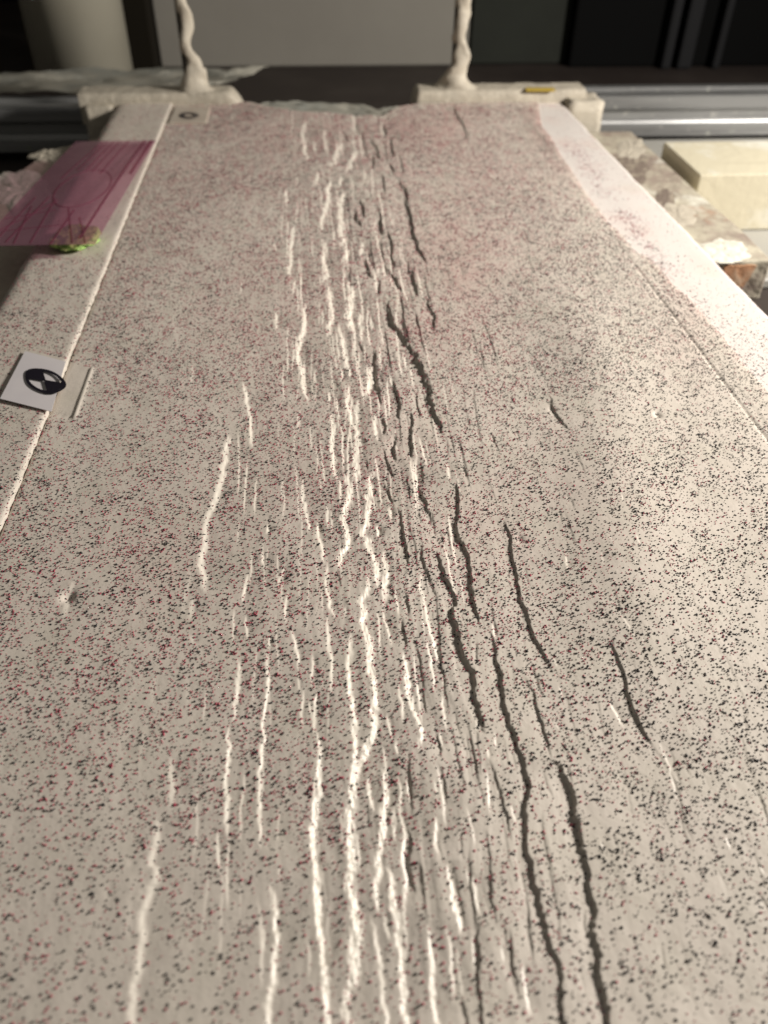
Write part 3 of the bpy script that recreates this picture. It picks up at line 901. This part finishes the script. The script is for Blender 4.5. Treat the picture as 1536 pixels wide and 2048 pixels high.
rb = tag(bm_obj('base_board', bm, M_board), 'clay-smeared wooden board with an orange-stained end beside the white strip', 'board')
def smear(name, parent, cx, cy, rx, ry_, z, m, seed, hgt=.0009):
    # a low ragged patch of dried clay
    bm = bmesh.new(); n = 40; rings = []
    for f, dz in ((1, 0), (.9, .6), (.6, 1), (.25, 1.1)):
        ring = []
        for k in range(n):
            t = 2*math.pi*k/n; q = 1+.28*float(NA(math.cos(t)*1.8+seed, math.sin(t)*1.8+seed))+.14*float(NB(math.cos(t)*5+seed, math.sin(t)*5))
            p = U(cx+rx*f*q*math.cos(t), cy+ry_*f*q*math.sin(t), z)
            ring.append(bm.verts.new((p[0], p[1], z-.0002+dz*hgt*(1+.4*float(NC(k*.6, f*4+seed))))))
        rings.append(ring)
    for a, b in zip(rings, rings[1:]):
        for k in range(n): bm.faces.new((a[k], a[(k+1) % n], b[(k+1) % n], b[k]))
    bm.faces.new(rings[-1]); bm.faces.new(rings[0][::-1])
    return bm_obj(name, bm, m, parent)
M_pale = mat('pale_dried_clay', (.60, .58, .50), .7, .3, noise=[(120, (.44, .42, .35), .52, .66)], bump=[(300, .0008)])
M_grime = mat('dark_grime', (.17, .135, .11), .7, .3, noise=[(150, (.30, .26, .20), .48, .62)], bump=[(260, .0008)])
M_orange = mat('orange_stain', (.44, .235, .13), .7, .3, noise=[(120, (.50, .36, .25), .48, .66)], bump=[(240, .0005)])
smear('clay_smear', rb, 1440, 500, 62, 22, zb, M_pale, 2.0, .0005)
smear('clay_smear', rb, 1352, 432, 40, 30, zb, M_claydry, 5.0, .0006)
smear('clay_smear', rb, 1262, 300, 28, 22, zb, M_claydry, 9.0, .0006)
smear('grime_patch', rb, 1262, 335, 40, 40, zb, M_grime, 7.0, .0004)
smear('grime_patch', rb, 1330, 400, 26, 22, zb, M_grime, 3.0, .0004)
# orange stain on the end of the board, a few tenths of a millimetre thick
yf = float(bp[-2][1])
bm = bmesh.new(); ex0 = float(U(1440, 530, zb-.004)[0]); ex1 = float(U(1505, 530, zb-.004)[0]); n = 16
top_ = [(ex0+(ex1-ex0)*i/n, zb-.0022-.0005*float(NA(i*.7, 1.0))) for i in range(n+1)]
bot_ = [(ex0+(ex1-ex0)*(.78*i/n), zb-.013-.003*float(NB(i*.5, 2.0))) for i in range(n+1)]
ol = top_+bot_[::-1]
A_ = [bm.verts.new((p[0], yf-.0005, p[1])) for p in ol]; B_ = [bm.verts.new((p[0], yf+.0015, p[1])) for p in ol]
bm.faces.new(A_); bm.faces.new(B_[::-1])
for i in range(len(ol)): bm.faces.new((A_[i], A_[(i+1) % len(ol)], B_[(i+1) % len(ol)], B_[i]))
bmesh.ops.triangulate(bm, faces=[f for f in bm.faces if len(f.verts) > 4])
bm_obj('orange_stain', bm, M_orange, rb)
ptsL = [U(238, 265, zb), U(150, 290, zb), U(95, 300, zb), U(60, 330, zb), U(0, 372, zb), U(-80, 440, zb), U(-150, 600, zb), U(120, 620, zb)]
bm = bmesh.new(); prism(bm, [tuple(p[:2]) for p in ptsL], -.034, zb); bevel(bm, .0012, 2)
lb = tag(bm_obj('base_board', bm, M_claydry), 'pale clay-smeared board jutting out under the left strip', 'board')
smear('clay_smear', lb, 40, 385, 75, 45, zb, M_pale, 4.0, .0012)
smear('clay_smear', lb, 95, 312, 36, 14, zb, M_claydry, 6.0, .0012)
zp = -.0093
p0 = U(1328, 284, zp); p1 = U(1401, 350, zp); p2 = U(1700, 352, zp); p3 = U(1640, 286, zp)
x1 = p2[0]+.25
bm = bmesh.new(); prism(bm, [(p1[0], p1[1]), (x1, p1[1]), (x1, p0[1]), (p0[0], p0[1])], TABLE+.0005, zp); bevel(bm, .0009, 2)
tag(bm_obj('wooden_plank', bm, M_wood), 'pale worn wooden plank lying in front of the bright rail at right', 'plank')
# plate under the plank
pa = U(1380, 462, TABLE-.001); pb = U(1600, 560, TABLE-.001)
bm = bmesh.new(); box(bm, pa[0]-.06, x1, float(pb[1]), ry-.004, TABLE-.006, TABLE); bevel(bm, .001, 1)
tag(bm_obj('grey_plate', bm, M_steel), 'flat grey plate under the wooden plank at right', 'plate')

# ------------------------------------------------------------------ purple film on the green lump
zA, zN = .003, .0085
corn = [U(152, 283, zA), U(312, 281, zA), U(190, 488, zN), U(-45, 492, zN)]
def film_pt(u_, v):     # u left-right, v far-near
    p = (corn[0]*(1-u_)+corn[1]*u_)*(1-v)+(corn[3]*(1-u_)+corn[2]*u_)*v
    return np.array([p[0], p[1], p[2]+.0010*math.sin(v*3.1)*math.sin(u_*2.4+.4)])
n = 24; G = np.array([[film_pt(j/(n-1), i/(n-1)) for j in range(n)] for i in range(n)])
fe_ = empty('purple_film', tuple(corn[0]))
o = slab_from_grid('sheet', G[:, :, 0], G[:, :, 1], G[:, :, 2], 0, M_film)
me = o.data; co = np.zeros(len(me.vertices)*3); me.vertices.foreach_get('co', co); co = co.reshape(-1, 3)
m_ = (len(co)-n*n)//2; co[n*n+m_:, 2] = co[n*n:n*n+m_, 2]-.0002; me.vertices.foreach_set('co', co.ravel())
bm = bmesh.new(); bm.from_mesh(me); bmesh.ops.delete(bm, geom=[f for f in bm.faces if len(f.verts) > 4], context='FACES_ONLY'); bm.to_mesh(me); bm.free()
keep(o, fe_)
def ribbon(uv, wd):
    P3 = np.array([film_pt(*p) for p in uv]); bm = bmesh.new(); pr = None
    for i in range(len(P3)):
        d = P3[min(i+1, len(P3)-1)]-P3[max(i-1, 0)]; d[2] = 0; nn = np.array([-d[1], d[0], 0])/np.linalg.norm(d)*wd/2
        q = [bm.verts.new(tuple(P3[i]+nn+[0, 0, .00025])), bm.verts.new(tuple(P3[i]-nn+[0, 0, .00025])), bm.verts.new(tuple(P3[i]-nn+[0, 0, .00012])), bm.verts.new(tuple(P3[i]+nn+[0, 0, .00012]))]
        if pr:
            for k in range(4): bm.faces.new((pr[k], pr[(k+1) % 4], q[(k+1) % 4], q[k]))
        pr = q
    return bm
def uv_line(a, b, k=14): return [(a[0]+(b[0]-a[0])*i/k, a[1]+(b[1]-a[1])*i/k) for i in range(k+1)]
for a, b, wd in [((.02, .80), (.45, .74), .0004), ((.62, 1), (.62, .74), .0006), ((.62, .40), (.66, .0), .0006), ((.30, .99), (.18, .70), .0004), ((.44, .99), (.36, .64), .0004),
                 ((.80, .99), (.55, .72), .0004), ((.12, .98), (.14, .62), .0005), ((.22, .98), (.28, .62), .0005), ((.05, .90), (.60, .86), .0003), ((.40, 0), (.34, .36), .0005), ((.48, 0), (.44, .38), .0004), ((.55, .0), (.52, .38), .0004),
                 ((.34, .0), (.24, .45), .0004), ((.86, 0), (.84, .96), .0012), ((.95, .0), (.94, .4), .0018), ((.92, 1), (.72, .80), .0003), ((.0, .94), (.40, .66), .0004)]:
    keep(bm_obj('crease', ribbon(uv_line(a, b), wd), M_filmline), fe_)
keep(bm_obj('crease', ribbon([(.55+.26*math.cos(t), .54+.18*math.sin(t)) for t in np.linspace(0, 2*math.pi, 41)], .0005), M_filmline), fe_)
tag(fe_, 'translucent purple plastic film with scratched lines propped on the left strip', 'plastic film')
gc = U(146, 501, .002); gc[1] += .0085
bm = bmesh.new(); bmesh.ops.create_icosphere(bm, subdivisions=5, radius=1)
for v in bm.verts:
    n_ = 1+.14*float(NA(v.co.x*2.3+4, v.co.y*2.3+v.co.z*1.7))+.07*float(NB(v.co.x*6, v.co.y*6+v.co.z*5))+.03*float(NC(v.co.x*13, v.co.y*13+v.co.z*11))
    v.co = Vector((gc[0]+v.co.x*n_*.0112, gc[1]+v.co.y*n_*.013, .0046+v.co.z*n_*.0033))
tag(bm_obj('foam_lump', bm, M_green, smooth=True), 'lime green foam lump propping up the near edge of the purple film', 'foam lump')
# yellow tape by the far right corner
q = U(np.array([1050, 1108, 1110, 1052]), np.array([178, 178, 183, 183]), .0068)
bm = bmesh.new(); prism(bm, [tuple(p[:2]) for p in q], .0068, .0078); bevel(bm, .0002, 1)
tag(bm_obj('yellow_tape', bm, M_yellow), 'short yellow tape strip on the far right end bar', 'tape')

# ------------------------------------------------------------------ table and what stands behind
bm = bmesh.new(); box(bm, -2.2, 2.2, -.5, 1.30, TABLE-.04, TABLE-.0062)
tag(bm_obj('table', bm, M_tabledark), kind='structure')
yp = float(U(600, 134, TABLE-.006)[1])
print('panel y', yp)
def upright(name, pxa, pxb, y, depth, m, label, cat, h=.6, py=70):
    xa_ = UY(pxa, py, y)[0]; xb_ = UY(pxb, py, y)[0]
    bm = bmesh.new(); box(bm, xa_, xb_, y, y+depth, TABLE-.0062, h); bevel(bm, .002, 1)
    return tag(bm_obj(name, bm, m), label, cat)
upright('grey_board', 312, 938, yp, .02, M_panel, 'plain grey board standing upright behind the slab', 'board')
upright('dark_board', 941, 1140, yp+.004, .02, M_dkpanel, 'dark greenish board standing upright behind the right rod', 'board')
upright('dark_post', 252, 303, yp-.03, .03, M_slat, 'dark brown post between the cream pipe and the grey board', 'post')
cab = empty('cabinet', tuple(UY(1400, 160, yp)*[1, 1, 0]+[0, 0, TABLE]))
def part(name, pxa, pxb, y, depth, m):
    xa_ = UY(pxa, 70, y)[0]; xb_ = UY(pxb, 70, y)[0]
    bm = bmesh.new(); box(bm, xa_, xb_, y, y+depth, TABLE-.0062, .6); bevel(bm, .003, 2)
    keep(bm_obj(name, bm, m), cab)
part('door', 1146, 2100, yp-.01, .12, M_blk)
for a, b in ((1336, 1356), (1368, 1398), (1440, 1456)): part('rib', a, b, yp-.022, .0118, M_rib)
tag(cab, 'black cabinet with upright ribs behind the bright rail', 'cabinet')
# pipe
yc = yp-.05
cxp = UY(166, 120, yc)[0]; rad = abs(UY(262, 120, yc)[0]-UY(70, 120, yc)[0])/2
bm = bmesh.new(); n = 64; rings = []
for z, r in [(TABLE-.0062, rad), (.58, rad), (.58, rad*.93), (TABLE+.02, rad*.93)]:
    rings.append([bm.verts.new((cxp+r*math.cos(2*math.pi*k/n), yc+r*math.sin(2*math.pi*k/n), z)) for k in range(n)])
for a, b in zip(rings, rings[1:]):
    for k in range(n): bm.faces.new((a[k], a[(k+1) % n], b[(k+1) % n], b[k]))
bm.faces.new(rings[0]); bm.faces.new(rings[-1])
tag(bm_obj('cream_pipe', bm, M_pipe, smooth=True), 'wide cream plastic pipe standing behind the left rail', 'pipe')
bm = bmesh.new(); box(bm, -2.2, 2.2, 1.30, 1.34, -.8, 1.6)
tag(bm_obj('wall', bm, M_blk), kind='structure')
